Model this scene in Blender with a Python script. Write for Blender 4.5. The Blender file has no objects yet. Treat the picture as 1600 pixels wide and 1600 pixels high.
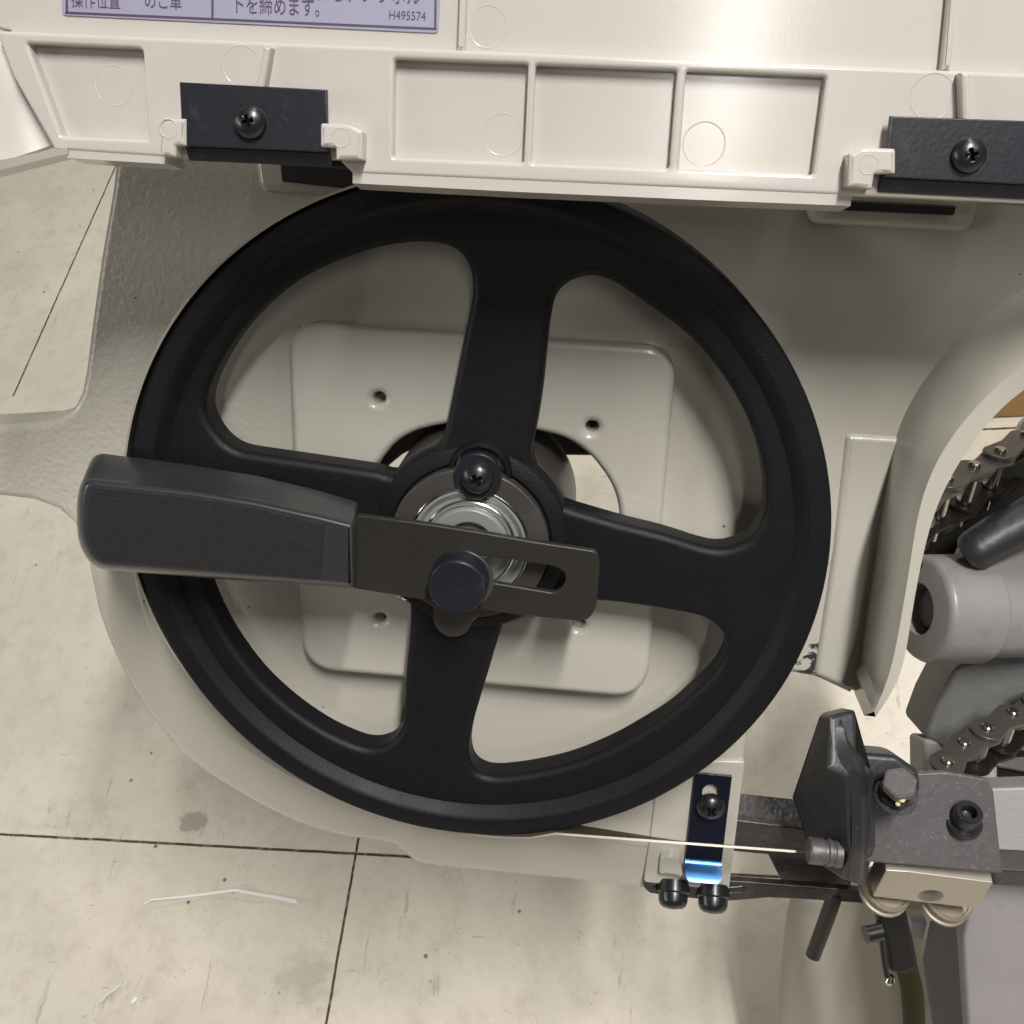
import bpy, bmesh, math, random
from mathutils import Vector, Matrix
random.seed(7)
# ---------------------------------------------------------------- camera
F = 1600.0                      # focal length in photograph pixels (1600 px wide)
V1 = Vector((309, -2622, 1600)).normalized()     # floor joints running away from the camera (x right, y down, z forward)
V2 = Vector((-6830, 170, 1600)); V2 = (V2 - V2.dot(V1) * V1).normalized()
EX, EY = -V2, V1
EZ = EX.cross(EY)
if EZ.y > 0: EZ = -EZ
TILE = 0.45
def cam2w(v): return Vector((v.dot(EX), v.dot(EY), v.dot(EZ)))
CAMH = 0.90
CAM = Vector((0, 0, CAMH))
def ray(px, py): return cam2w(Vector(((px - 800) / F, (py - 800) / F, 1.0)))
def fl(px, py, z=0.0):                            # point on the floor under a pixel
    d = ray(px, py); t = (z - CAM.z) / d.z
    return CAM + d * t
cam = bpy.data.cameras.new('camera'); co = bpy.data.objects.new('camera', cam)
bpy.context.scene.collection.objects.link(co)
cx, cy, cz = cam2w(Vector((1, 0, 0))), cam2w(Vector((0, -1, 0))), cam2w(Vector((0, 0, -1)))
co.matrix_world = Matrix(((cx.x, cy.x, cz.x, CAM.x), (cx.y, cy.y, cz.y, CAM.y), (cx.z, cy.z, cz.z, CAM.z), (0, 0, 0, 1)))
cam.sensor_width = 36; cam.sensor_height = 36; cam.lens = 36; cam.clip_start = 0.01; cam.clip_end = 100
sc = bpy.context.scene; sc.camera = co
sc.view_settings.view_transform = 'Standard'; sc.view_settings.look = 'None'
sc.view_settings.exposure = 0.0; sc.view_settings.gamma = 1.0
try: sc.view_settings.use_curve_mapping = False
except Exception: pass
sc.cycles.max_bounces = 8
# ---------------------------------------------------------------- room light: rows of ceiling tubes, and added fill rows
w = bpy.data.worlds.new('World'); sc.world = w; w.use_nodes = True
bg = w.node_tree.nodes['Background']; bg.inputs[0].default_value = (1.0, 0.93, 0.80, 1); bg.inputs[1].default_value = 0.016
def light_row(x, y0, y1, z, power, col=(1, 0.968, 0.925), wid=0.16):
    l = bpy.data.lights.new('tube_or_fill_light', 'AREA'); l.shape = 'RECTANGLE'; l.size = wid; l.size_y = y1 - y0
    l.energy = power; l.color = col
    o = bpy.data.objects.new('tube_or_fill_light', l); sc.collection.objects.link(o)
    o.location = (x, (y0 + y1) / 2, z)
    return o
light_row(0.75, -1.90, -1.05, 2.7, 10, wid=0.035)
light_row(0.76, -0.45, 0.40, 2.7, 70, wid=0.11)
light_row(1.98, -0.45, 0.40, 2.7, 6, wid=0.11)
light_row(-4.00, -2.80, 0.20, 2.7, 108, wid=0.11)
light_row(0.76, 1.00, 1.85, 2.7, 14, wid=0.11)  # unseen fill row, added to brighten the floor and upward faces
light_row(0.40, 3.20, 4.60, 2.7, 70, wid=0.11)  # unseen fill row, added so the lit far floor reflects in the grip top
# ---------------------------------------------------------------- frames of the saw and of its open cover
a, b, c = 0.35387, 0.10268, -0.08031
Rx = Matrix(((1, 0, 0), (0, math.cos(a), -math.sin(a)), (0, math.sin(a), math.cos(a))))
Ry = Matrix(((math.cos(b), 0, math.sin(b)), (0, 1, 0), (-math.sin(b), 0, math.cos(b))))
Rz = Matrix(((math.cos(c), -math.sin(c), 0), (math.sin(c), math.cos(c), 0), (0, 0, 1)))
M = Ry @ Rx @ Matrix(((1, 0, 0), (0, -1, 0), (0, 0, -1))) @ Rz
def frame(o, x, y, z):
    return Matrix(((x.x, y.x, z.x, o.x), (x.y, y.y, z.y, o.y), (x.z, y.z, z.z, o.z), (0, 0, 0, 1)))
SAW = frame(CAM + cam2w(Vector((-0.01692, 0.01268, 0.40603))), cam2w(M.col[0]), cam2w(M.col[1]), cam2w(M.col[2]))
def on(Fm, px, py, z):                           # world point where a pixel's line of sight meets local height z of a frame
    n = Vector(Fm.col[2][:3]); o = Vector(Fm.col[3][:3]) + n * z
    d = ray(px, py); t = (o - CAM).dot(n) / d.dot(n)
    return CAM + d * t
def uv(Fm, px, py, z):
    p = Fm.inverted() @ on(Fm, px, py, z); return (p.x, p.y)
def S(px, py, z): return on(SAW, px, py, z)
dn = Vector((-263, 5560, 1600)).normalized(); rt = Vector((1, 0.041, -0.060)); rt = (rt - rt.dot(dn) * dn).normalized()
nn = rt.cross(-dn); nn = -nn if nn.z > 0 else nn
COV = frame(S(800, 285, 0.056), cam2w(rt), cam2w(-dn), cam2w(nn))
def axis_frame(o, z, hint=Vector((1, 0, 0))):
    z = z.normalized(); x = (hint - hint.dot(z) * z).normalized(); y = z.cross(x)
    return frame(o, x, y, z)
# ---------------------------------------------------------------- materials
def mat(name, base, rough=0.5, metal=0.0, var=0.08, vscale=12, bump=0.0, bscale=400, bdet=3, coat=0.0, spec=0.5,
        dust=0.0, dcol=(0.6, 0.58, 0.55), dscale=90, rvar=0.0):
    m = bpy.data.materials.new(name); m.use_nodes = True
    N = m.node_tree.nodes; L = m.node_tree.links; p = N['Principled BSDF']
    p.inputs['Roughness'].default_value = rough; p.inputs['Metallic'].default_value = metal
    p.inputs['Specular IOR Level'].default_value = spec
    if coat: p.inputs['Coat Weight'].default_value = coat; p.inputs['Coat Roughness'].default_value = 0.12
    tc = N.new('ShaderNodeTexCoord')
    n1 = N.new('ShaderNodeTexNoise'); n1.inputs['Scale'].default_value = vscale; n1.inputs['Detail'].default_value = 6
    L.new(tc.outputs['Object'], n1.inputs['Vector'])
    mx = N.new('ShaderNodeMix'); mx.data_type = 'RGBA'
    mx.inputs[6].default_value = (*[v * (1 - var) for v in base], 1); mx.inputs[7].default_value = (*[min(1, v * (1 + var)) for v in base], 1)
    L.new(n1.outputs['Fac'], mx.inputs[0]); col = mx.outputs[2]
    if dust:
        n2 = N.new('ShaderNodeTexNoise'); n2.inputs['Scale'].default_value = dscale; n2.inputs['Detail'].default_value = 8; n2.inputs['Roughness'].default_value = 0.75
        L.new(tc.outputs['Object'], n2.inputs['Vector'])
        r = N.new('ShaderNodeValToRGB'); r.color_ramp.elements[0].position = 0.56; r.color_ramp.elements[1].position = 0.72
        r.color_ramp.elements[0].color = (0, 0, 0, 1); r.color_ramp.elements[1].color = (dust, dust, dust, 1)
        L.new(n2.outputs['Fac'], r.inputs[0])
        m2 = N.new('ShaderNodeMix'); m2.data_type = 'RGBA'; m2.inputs[7].default_value = (*dcol, 1)
        L.new(r.outputs[0], m2.inputs[0]); L.new(col, m2.inputs[6]); col = m2.outputs[2]
    L.new(col, p.inputs['Base Color'])
    if rvar:
        n4 = N.new('ShaderNodeTexNoise'); n4.inputs['Scale'].default_value = 60; n4.inputs['Detail'].default_value = 5
        L.new(tc.outputs['Object'], n4.inputs['Vector'])
        mr = N.new('ShaderNodeMapRange'); mr.inputs[3].default_value = rough - rvar; mr.inputs[4].default_value = rough + rvar
        L.new(n4.outputs['Fac'], mr.inputs[0]); L.new(mr.outputs[0], p.inputs['Roughness'])
    if bump:
        n3 = N.new('ShaderNodeTexNoise'); n3.inputs['Scale'].default_value = bscale; n3.inputs['Detail'].default_value = bdet
        L.new(tc.outputs['Object'], n3.inputs['Vector'])
        bp = N.new('ShaderNodeBump'); bp.inputs['Strength'].default_value = bump; bp.inputs['Distance'].default_value = 0.001
        L.new(n3.outputs['Fac'], bp.inputs['Height']); L.new(bp.outputs[0], p.inputs['Normal'])
    return m
m_frame = mat('cream_painted_casting', (0.53, 0.51, 0.45), 0.27, var=0.04, bump=0.12, bscale=330, bdet=2, coat=0.5, dust=0.16, dcol=(0.33, 0.28, 0.22), dscale=26)
m_rough = mat('rough_cream_casting', (0.525, 0.503, 0.44), 0.34, var=0.07, bump=0.85, bscale=380, bdet=3, coat=0.2, dust=0.12, dcol=(0.33, 0.28, 0.22), dscale=30)
N_ = m_rough.node_tree.nodes; bpn = [n for n in N_ if n.type == 'BUMP'][0]; tcn = [n for n in N_ if n.type == 'TEX_COORD'][0]
sx_ = N_.new('ShaderNodeSeparateXYZ'); m_rough.node_tree.links.new(tcn.outputs['Object'], sx_.inputs[0])
mr_ = N_.new('ShaderNodeMapRange'); mr_.inputs[1].default_value = -0.11; mr_.inputs[2].default_value = -0.03; mr_.inputs[3].default_value = 0.6; mr_.inputs[4].default_value = 0.0
m_rough.node_tree.links.new(sx_.outputs[0], mr_.inputs[0])
mz_ = N_.new('ShaderNodeMapRange'); mz_.inputs[1].default_value = -0.06; mz_.inputs[2].default_value = 0.05; m_rough.node_tree.links.new(sx_.outputs[2], mz_.inputs[0])
mm_ = N_.new('ShaderNodeMath'); mm_.operation = 'MULTIPLY_ADD'; mm_.inputs[2].default_value = 0.10
m_rough.node_tree.links.new(mr_.outputs[0], mm_.inputs[0]); m_rough.node_tree.links.new(mz_.outputs[0], mm_.inputs[1]); m_rough.node_tree.links.new(mm_.outputs[0], bpn.inputs['Strength'])
NL_ = m_rough.node_tree.links; geo_ = N_.new('ShaderNodeNewGeometry'); vm_ = N_.new('ShaderNodeVectorMath'); vm_.operation = 'DISTANCE'
chip = S(1272, 1040, -0.038); vm_.inputs[1].default_value = chip; NL_.new(geo_.outputs['Position'], vm_.inputs[0])
nz_ = N_.new('ShaderNodeTexNoise'); nz_.inputs['Scale'].default_value = 230; nz_.inputs['Detail'].default_value = 5; NL_.new(geo_.outputs['Position'], nz_.inputs['Vector'])
m1_ = N_.new('ShaderNodeMapRange'); m1_.inputs[1].default_value = 0.004; m1_.inputs[2].default_value = 0.016; m1_.inputs[3].default_value = 0.14; m1_.inputs[4].default_value = -0.12; NL_.new(vm_.outputs['Value'], m1_.inputs[0])
ad_ = N_.new('ShaderNodeMath'); NL_.new(m1_.outputs[0], ad_.inputs[0]); NL_.new(nz_.outputs['Fac'], ad_.inputs[1])
m2_ = N_.new('ShaderNodeMapRange'); m2_.inputs[1].default_value = 0.60; m2_.inputs[2].default_value = 0.65; NL_.new(ad_.outputs[0], m2_.inputs[0])
pb_ = N_['Principled BSDF']; src_ = pb_.inputs['Base Color'].links[0].from_socket
mx_ = N_.new('ShaderNodeMix'); mx_.data_type = 'RGBA'; mx_.inputs[7].default_value = (0.05, 0.045, 0.05, 1); NL_.new(m2_.outputs[0], mx_.inputs[0]); NL_.new(src_, mx_.inputs[6]); NL_.new(mx_.outputs[2], pb_.inputs['Base Color'])
m_cover = mat('cream_moulded_plastic', (0.515, 0.485, 0.448), 0.17, var=0.025, bump=0.018, bscale=900, dust=0.03, dcol=(0.4, 0.33, 0.27), dscale=20)
m_wheel = mat('black_cast_paint', (0.0070, 0.0070, 0.0092), 0.50, var=0.4, vscale=900, bump=0.17, bscale=1500, bdet=2, spec=0.26, rvar=0.08, dust=0.035, dcol=(0.25, 0.24, 0.23), dscale=900)
m_black = mat('black_painted_steel', (0.012, 0.013, 0.020), 0.40, var=0.2, bump=0.08, bscale=700, dust=0.07, dcol=(0.35, 0.33, 0.33), dscale=160)
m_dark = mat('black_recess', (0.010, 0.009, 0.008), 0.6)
m_grip = mat('black_rubber_grip', (0.030, 0.030, 0.035), 0.36, var=0.1, bump=0.06, bscale=900, spec=0.6, coat=0.7)
m_grip.node_tree.nodes['Principled BSDF'].inputs['Coat Roughness'].default_value = 0.34
m_pad = mat('grained_black_plastic', (0.013, 0.0125, 0.014), 0.48, var=0.3, vscale=300, bump=0.5, bscale=2600, bdet=1, spec=0.4)
m_strip = mat('browned_steel_strip', (0.040, 0.0375, 0.033), 0.42, metal=0.35, var=0.12, bump=0.06, bscale=900)
m_plate = mat('blackened_steel_plate', (0.095, 0.088, 0.084), 0.42, metal=0.5, var=0.2, vscale=60, bump=0.06, bscale=500, rvar=0.08)
m_steel = mat('bright_steel', (0.60, 0.60, 0.58), 0.24, metal=1.0, var=0.06, bump=0.03, bscale=300)
m_seal = mat('grey_bearing_shield', (0.46, 0.47, 0.455), 0.36, metal=0.55, var=0.05)
m_screw = mat('black_oxide_screw', (0.055, 0.055, 0.058), 0.30, metal=0.75, var=0.2, dust=0.2, dcol=(0.3, 0.3, 0.3), dscale=300)
m_greasy = mat('greasy_dark_iron', (0.060, 0.056, 0.056), 0.36, metal=0.25, var=0.3, vscale=50, bump=0.3, bscale=260, dust=0.35, dcol=(0.35, 0.33, 0.32), dscale=330)
m_guide = mat('dusty_dark_iron', (0.105, 0.097, 0.100), 0.44, metal=0.2, var=0.16, vscale=40, bump=0.2, bscale=300, dust=0.45, dcol=(0.42, 0.40, 0.40), dscale=420)
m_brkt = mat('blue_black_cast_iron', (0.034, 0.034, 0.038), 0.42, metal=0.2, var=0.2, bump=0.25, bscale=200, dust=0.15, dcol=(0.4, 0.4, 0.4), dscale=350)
m_blue = mat('blued_spring_steel_lit', (0.09, 0.26, 0.62), 0.30, metal=1.0, var=0.08)  # clip foot: same steel as the plate, bright reflection put into its colour
m_mach = mat('machined_steel', (0.50, 0.46, 0.40), 0.5, metal=0.7, var=0.06, bump=0.05, bscale=250)
m_grey = mat('grey_painted_casting', (0.245, 0.235, 0.232), 0.45, var=0.10, vscale=25, bump=0.25, bscale=200, coat=0.2, dust=0.45, dcol=(0.13, 0.12, 0.115), dscale=60)
m_lav = mat('pale_grey_painted_casting', (0.33, 0.31, 0.325), 0.45, var=0.10, vscale=30, bump=0.25, bscale=300, dust=0.3, dcol=(0.18, 0.165, 0.16), dscale=45)
m_chain = mat('greasy_chain_plate', (0.125, 0.115, 0.105), 0.36, metal=0.6, var=0.25, vscale=80, dust=0.3, dcol=(0.03, 0.025, 0.02), dscale=150)
m_chaind = mat('shaded_chain_grease', (0.010, 0.008, 0.006), 0.5, var=0.3, spec=0.25)  # lower chain plates: dark grease, with their shade painted in as near-black
m_roll = mat('dull_roller_steel', (0.30, 0.26, 0.205), 0.5, metal=0.5, var=0.1)
m_clip = mat('blued_spring_steel_shaded', (0.014, 0.016, 0.032), 0.30, metal=0.4, var=0.15, dust=0.06, dcol=(0.3, 0.3, 0.32), dscale=250)  # clip plate: same steel as the foot, dark reflection painted into its colour
m_pin = mat('polished_chain_pin', (0.50, 0.47, 0.42), 0.22, metal=1.0, var=0.05)
m_label = mat('pale_lilac_sticker', (0.31, 0.31, 0.41), 0.4, var=0.03)
m_ink = mat('plum_print', (0.085, 0.055, 0.10), 0.5, var=0.05)
m_yellow = mat('yellow_paint_mark', (0.62, 0.58, 0.28), 0.5, var=0.1)
m_card = mat('brown_cardboard', (0.36, 0.21, 0.085), 0.8, var=0.08)
m_orange = mat('amber_grease', (0.24, 0.11, 0.02), 0.35, var=0.2)
m_cable = mat('olive_hose_rubber', (0.026, 0.021, 0.007), 0.6, var=0.15, spec=0.2)
m_bladeedge = mat('ground_blade_steel', (0.46, 0.42, 0.37), 0.5, metal=0.4, var=0.15)
m_bladeface = mat('grimy_blade_face', (0.115, 0.09, 0.065), 0.5, metal=0.4, var=0.25, vscale=80)
m_shave = mat('silver_metal_swarf', (0.88, 0.87, 0.85), 0.35, metal=0.1, var=0.08)
# ---------------------------------------------------------------- mesh helpers
COL = sc.collection
def link(name, me, m, parent=None, smooth=35):
    ctr = Vector((0, 0, 0))
    for v in me.vertices: ctr += v.co
    ctr /= max(1, len(me.vertices))
    me.transform(Matrix.Translation(-ctr))
    for mm in (m if isinstance(m, (list, tuple)) else [m]): me.materials.append(mm)
    if smooth:
        for p in me.polygons: p.use_smooth = True
        me.set_sharp_from_angle(angle=math.radians(smooth))
    o = bpy.data.objects.new(name, me); COL.objects.link(o); o.location = ctr
    if smooth:
        wn = o.modifiers.new('weighted_normals', 'WEIGHTED_NORMAL'); wn.keep_sharp = True; wn.weight = 60
    if parent is not None: adopt(o, parent)
    return o
def wm(o):
    if o.parent is None: return Matrix.Translation(o.location) @ o.rotation_euler.to_matrix().to_4x4()
    return wm(o.parent) @ o.matrix_parent_inverse @ o.matrix_basis
def adopt(o, parent):
    mw = wm(o); o.parent = parent; o.matrix_parent_inverse = wm(parent).inverted(); o.matrix_basis = mw
def bm_me(bm, name):
    bmesh.ops.recalc_face_normals(bm, faces=bm.faces[:])
    me = bpy.data.meshes.new(name); bm.to_mesh(me); bm.free(); return me
def cr(pts, n=6, closed=True):                   # Catmull-Rom through points
    out = []; k = len(pts)
    for i in range(k if closed else k - 1):
        p = [pts[(i + j - 1) % k] if closed else pts[min(max(i + j - 1, 0), k - 1)] for j in range(4)]
        for s in range(n):
            t = s / n
            out.append(tuple(0.5 * (2 * p[1][q] + (p[2][q] - p[0][q]) * t + (2 * p[0][q] - 5 * p[1][q] + 4 * p[2][q] - p[3][q]) * t * t
                        + (3 * p[1][q] - p[0][q] - 3 * p[2][q] + p[3][q]) * t ** 3) for q in range(len(pts[0]))))
    if not closed: out.append(tuple(pts[-1]))
    return out
def rnd(pts, r, n=5):                            # polygon with rounded corners (r one number or one per corner)
    out = []; k = len(pts)
    for i in range(k):
        rr = r[i] if isinstance(r, (list, tuple)) else r
        p, q, s = Vector(pts[i - 1]), Vector(pts[i]), Vector(pts[(i + 1) % k])
        if rr <= 0: out.append(tuple(q)); continue
        d1, d2 = (p - q), (s - q); l = min(rr, d1.length * 0.48, d2.length * 0.48)
        A, B = q + d1.normalized() * l, q + d2.normalized() * l
        for j in range(n + 1):
            t = j / n; out.append(tuple((1 - t) ** 2 * A + 2 * t * (1 - t) * q + t * t * B))
    return out
def ell(cx, cy, rx, ry, n=40, ph=0.0): return [(cx + rx * math.cos(2 * math.pi * i / n + ph), cy + ry * math.sin(2 * math.pi * i / n + ph)) for i in range(n)]
def fill_me(loops, z0, z1, bev, name, bres=3):   # flat outline(s) with holes, extruded z0..z1, rounded edges
    cu = bpy.data.curves.new(name, 'CURVE'); cu.dimensions = '2D'; cu.fill_mode = 'BOTH'
    for lp in loops:
        sp = cu.splines.new('POLY'); sp.points.add(len(lp) - 1); sp.use_cyclic_u = True
        for q, pt in zip(lp, sp.points): pt.co = (q[0], q[1], 0, 1)
    h = (z1 - z0) / 2; bev = min(bev, h * 0.98)
    cu.extrude = h - bev; cu.bevel_depth = bev; cu.bevel_resolution = bres; cu.offset = -bev
    o = bpy.data.objects.new(name, cu); COL.objects.link(o)
    dg = bpy.context.evaluated_depsgraph_get(); dg.update()
    me = bpy.data.meshes.new_from_object(o.evaluated_get(dg)); bpy.data.objects.remove(o); bpy.data.curves.remove(cu)
    bm = bmesh.new(); bm.from_mesh(me); bmesh.ops.remove_doubles(bm, verts=bm.verts[:], dist=1e-6)
    for v in bm.verts: v.co.z += (z0 + z1) / 2
    bpy.data.meshes.remove(me); return bm_me(bm, name)
def plate(name, Fm, outer, z0, z1, m, parent=None, holes=(), bev=0.001, smooth=35, bres=3):
    loops = [[uv(Fm, x, y, z1) for x, y in lp] for lp in [outer, *holes]]
    me = fill_me(loops, z0, z1, bev, name, bres); me.transform(Fm); return link(name, me, m, parent, smooth)
def lathe_me(prof, seg=48, name='lathe'):
    bm = bmesh.new(); rings = []
    for r, z in prof:
        if r < 1e-7: rings.append([bm.verts.new((0, 0, z))])
        else: rings.append([bm.verts.new((r * math.cos(2 * math.pi * i / seg), r * math.sin(2 * math.pi * i / seg), z)) for i in range(seg)])
    for A, B in zip(rings, rings[1:]):
        for i in range(seg):
            j = (i + 1) % seg
            f = [A[i % len(A)], A[j % len(A)], B[j % len(B)], B[i % len(B)]]
            f = [v for q, v in enumerate(f) if v not in f[:q]]
            if len(f) >= 3: bm.faces.new(f)
    return bm_me(bm, name)
def lathe(name, Fm, prof, m, parent=None, seg=48, smooth=35):
    me = lathe_me(prof, seg, name); me.transform(Fm); return link(name, me, m, parent, smooth)
def loft(name, rows, m, parent=None, close_u=False, caps=False, smooth=35, bev=0.0, sub=0):   # rows of world points, all the same length
    bm = bmesh.new(); R = [[bm.verts.new(p) for p in r] for r in rows]
    n = len(R[0])
    for A, B in zip(R, R[1:] + ([R[0]] if close_u else [])):
        for i in range(n - 1): bm.faces.new((A[i], A[i + 1], B[i + 1], B[i]))
    if caps and close_u:
        bm.faces.new([r[0] for r in R]); bm.faces.new([r[-1] for r in R])
    if bev:
        es = [e for e in bm.edges if len(e.link_faces) == 2 and e.calc_face_angle(0) > 0.6]
        bmesh.ops.bevel(bm, geom=es, offset=bev, segments=3, profile=0.5, affect='EDGES')
    return link(name, bm_me(bm, name), m, parent, smooth)
def resamp(pts, n):
    P = [Vector(p) for p in pts]; L = [0]
    for q, r in zip(P, P[1:]): L.append(L[-1] + (r - q).length)
    out = []
    for i in range(n):
        s = L[-1] * i / (n - 1); k = 0
        while k < len(L) - 2 and L[k + 1] < s: k += 1
        t = (s - L[k]) / max(1e-9, L[k + 1] - L[k]); out.append(P[k].lerp(P[k + 1], min(1, t)))
    return out
def slab(name, pts, th, m, parent=None, bev=0.001, smooth=40, seg=3):    # polygon in space thickened away from the viewer
    bm = bmesh.new(); vs = [bm.verts.new(p) for p in pts]; f = bm.faces.new(vs); f.normal_update()
    n = f.normal.copy(); ctr = f.calc_center_median()
    if n.dot(CAM - ctr) < 0: n = -n
    ex = bmesh.ops.extrude_face_region(bm, geom=[f]); bmesh.ops.translate(bm, verts=[g for g in ex['geom'] if isinstance(g, bmesh.types.BMVert)], vec=-n * th)
    bmesh.ops.recalc_face_normals(bm, faces=bm.faces[:])
    if bev: bmesh.ops.bevel(bm, geom=bm.edges[:], offset=bev, segments=seg, profile=0.5, affect='EDGES', clamp_overlap=True)
    return link(name, bm_me(bm, name), m, parent, smooth)
def tube(name, pts, r, m, parent=None, seg=16, smooth=50):
    P = [Vector(p) for p in pts]; bm = bmesh.new(); R = []
    for i, p in enumerate(P):
        d = (P[min(i + 1, len(P) - 1)] - P[max(i - 1, 0)]).normalized(); Fm = axis_frame(p, d, Vector((0.3, 0.8, 0.5)))
        rr = r[i] if isinstance(r, (list, tuple)) else r
        R.append([bm.verts.new(Fm @ Vector((rr * math.cos(2 * math.pi * k / seg), rr * math.sin(2 * math.pi * k / seg), 0))) for k in range(seg)])
    for A, B in zip(R, R[1:]):
        for k in range(seg): bm.faces.new((A[k], A[(k + 1) % seg], B[(k + 1) % seg], B[k]))
    bm.faces.new(R[0]); bm.faces.new(R[-1][::-1])
    return link(name, bm_me(bm, name), m, parent, smooth)
def cut(o, cutter_me):                            # boolean difference, baked
    co_ = bpy.data.objects.new('cutter', cutter_me); COL.objects.link(co_)
    md = o.modifiers.new('b', 'BOOLEAN'); md.operation = 'DIFFERENCE'; md.object = co_; md.solver = 'EXACT'
    dg = bpy.context.evaluated_depsgraph_get(); dg.update()
    me = bpy.data.meshes.new_from_object(o.evaluated_get(dg)); o.modifiers.remove(md)
    mats = [q for q in o.data.materials]; o.data = me
    if not me.materials:
        for q in mats: me.materials.append(q)
    bpy.data.objects.remove(co_)
    for p in me.polygons: p.use_smooth = True
    me.set_sharp_from_angle(angle=math.radians(35))
def cross_me(Fm, s, wd, depth, rot):              # tapered cross recess cutter
    out_ = []
    for k in range(2):
        bm = bmesh.new()
        a_ = rot + k * math.pi / 2; cs, sn = math.cos(a_), math.sin(a_)
        vs = []
        for zz, sc_ in ((0.004, 1.35), (-depth, 0.45)):
            for ux, uy in ((-s, -wd), (s, -wd), (s, wd), (-s, wd)):
                x, y = ux * sc_, uy * (1.0 if zz > 0 else 0.6) * (1 + 0.03 * k)
                vs.append(bm.verts.new((x * cs - y * sn, x * sn + y * cs, zz * (1 + .01 * k))))
        for q in ((0, 1, 2, 3), (7, 6, 5, 4), (0, 4, 5, 1), (1, 5, 6, 2), (2, 6, 7, 3), (3, 7, 4, 0)): bm.faces.new([vs[i] for i in q])
        me = bm_me(bm, 'cross'); me.transform(Fm); out_.append(me)
    return out_
def pan_screw(name, Fm, r, h, m, parent, rot=0.4, washer=0.0, wm_=None):
    prof = [(0, h)] + [(r * math.sin(t) , h * 0.25 + h * 0.75 * math.cos(t)) for t in [0.2, 0.45, 0.7, 0.95, 1.2, 1.4, 1.57]] + [(r, 0), (0, 0)]
    z0 = 0.0
    base = Fm
    if washer:
        lathe('washer', Fm, [(0, 0.0018), (washer - 0.0005, 0.0018), (washer, 0.0013), (washer, 0), (0, 0)], wm_ or m, parent)
        base = Fm @ Matrix.Translation((0, 0, 0.0018))
    o = lathe(name, base, prof, m, None)
    Mx = base @ Matrix.Translation((0, 0, h))
    loc = o.location.copy()
    for me in cross_me(Mx, r * 0.50, r * 0.15, h * 0.62, rot): cut(o, me)
    if parent is not None: adopt(o, parent)
    return o
def saw_at(px, py, z, rot=0): 
    o = S(px, py, z); return frame(o, Vector(SAW.col[0][:3]), Vector(SAW.col[1][:3]), Vector(SAW.col[2][:3])) @ Matrix.Rotation(rot, 4, 'Z')
def cov_at(px, py, z):
    o = on(COV, px, py, z); return frame(o, Vector(COV.col[0][:3]), Vector(COV.col[1][:3]), Vector(COV.col[2][:3]))
def thing(name, loc, label, cat, group=None):
    o = bpy.data.objects.new(name, None); COL.objects.link(o); o.location = loc; o.empty_display_size = 0.05
    o['label'] = label; o['category'] = cat
    if group: o['group'] = group
    return o
def tag(o, label, cat, group=None):
    o['label'] = label; o['category'] = cat
    if group: o['group'] = group
    return o
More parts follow.
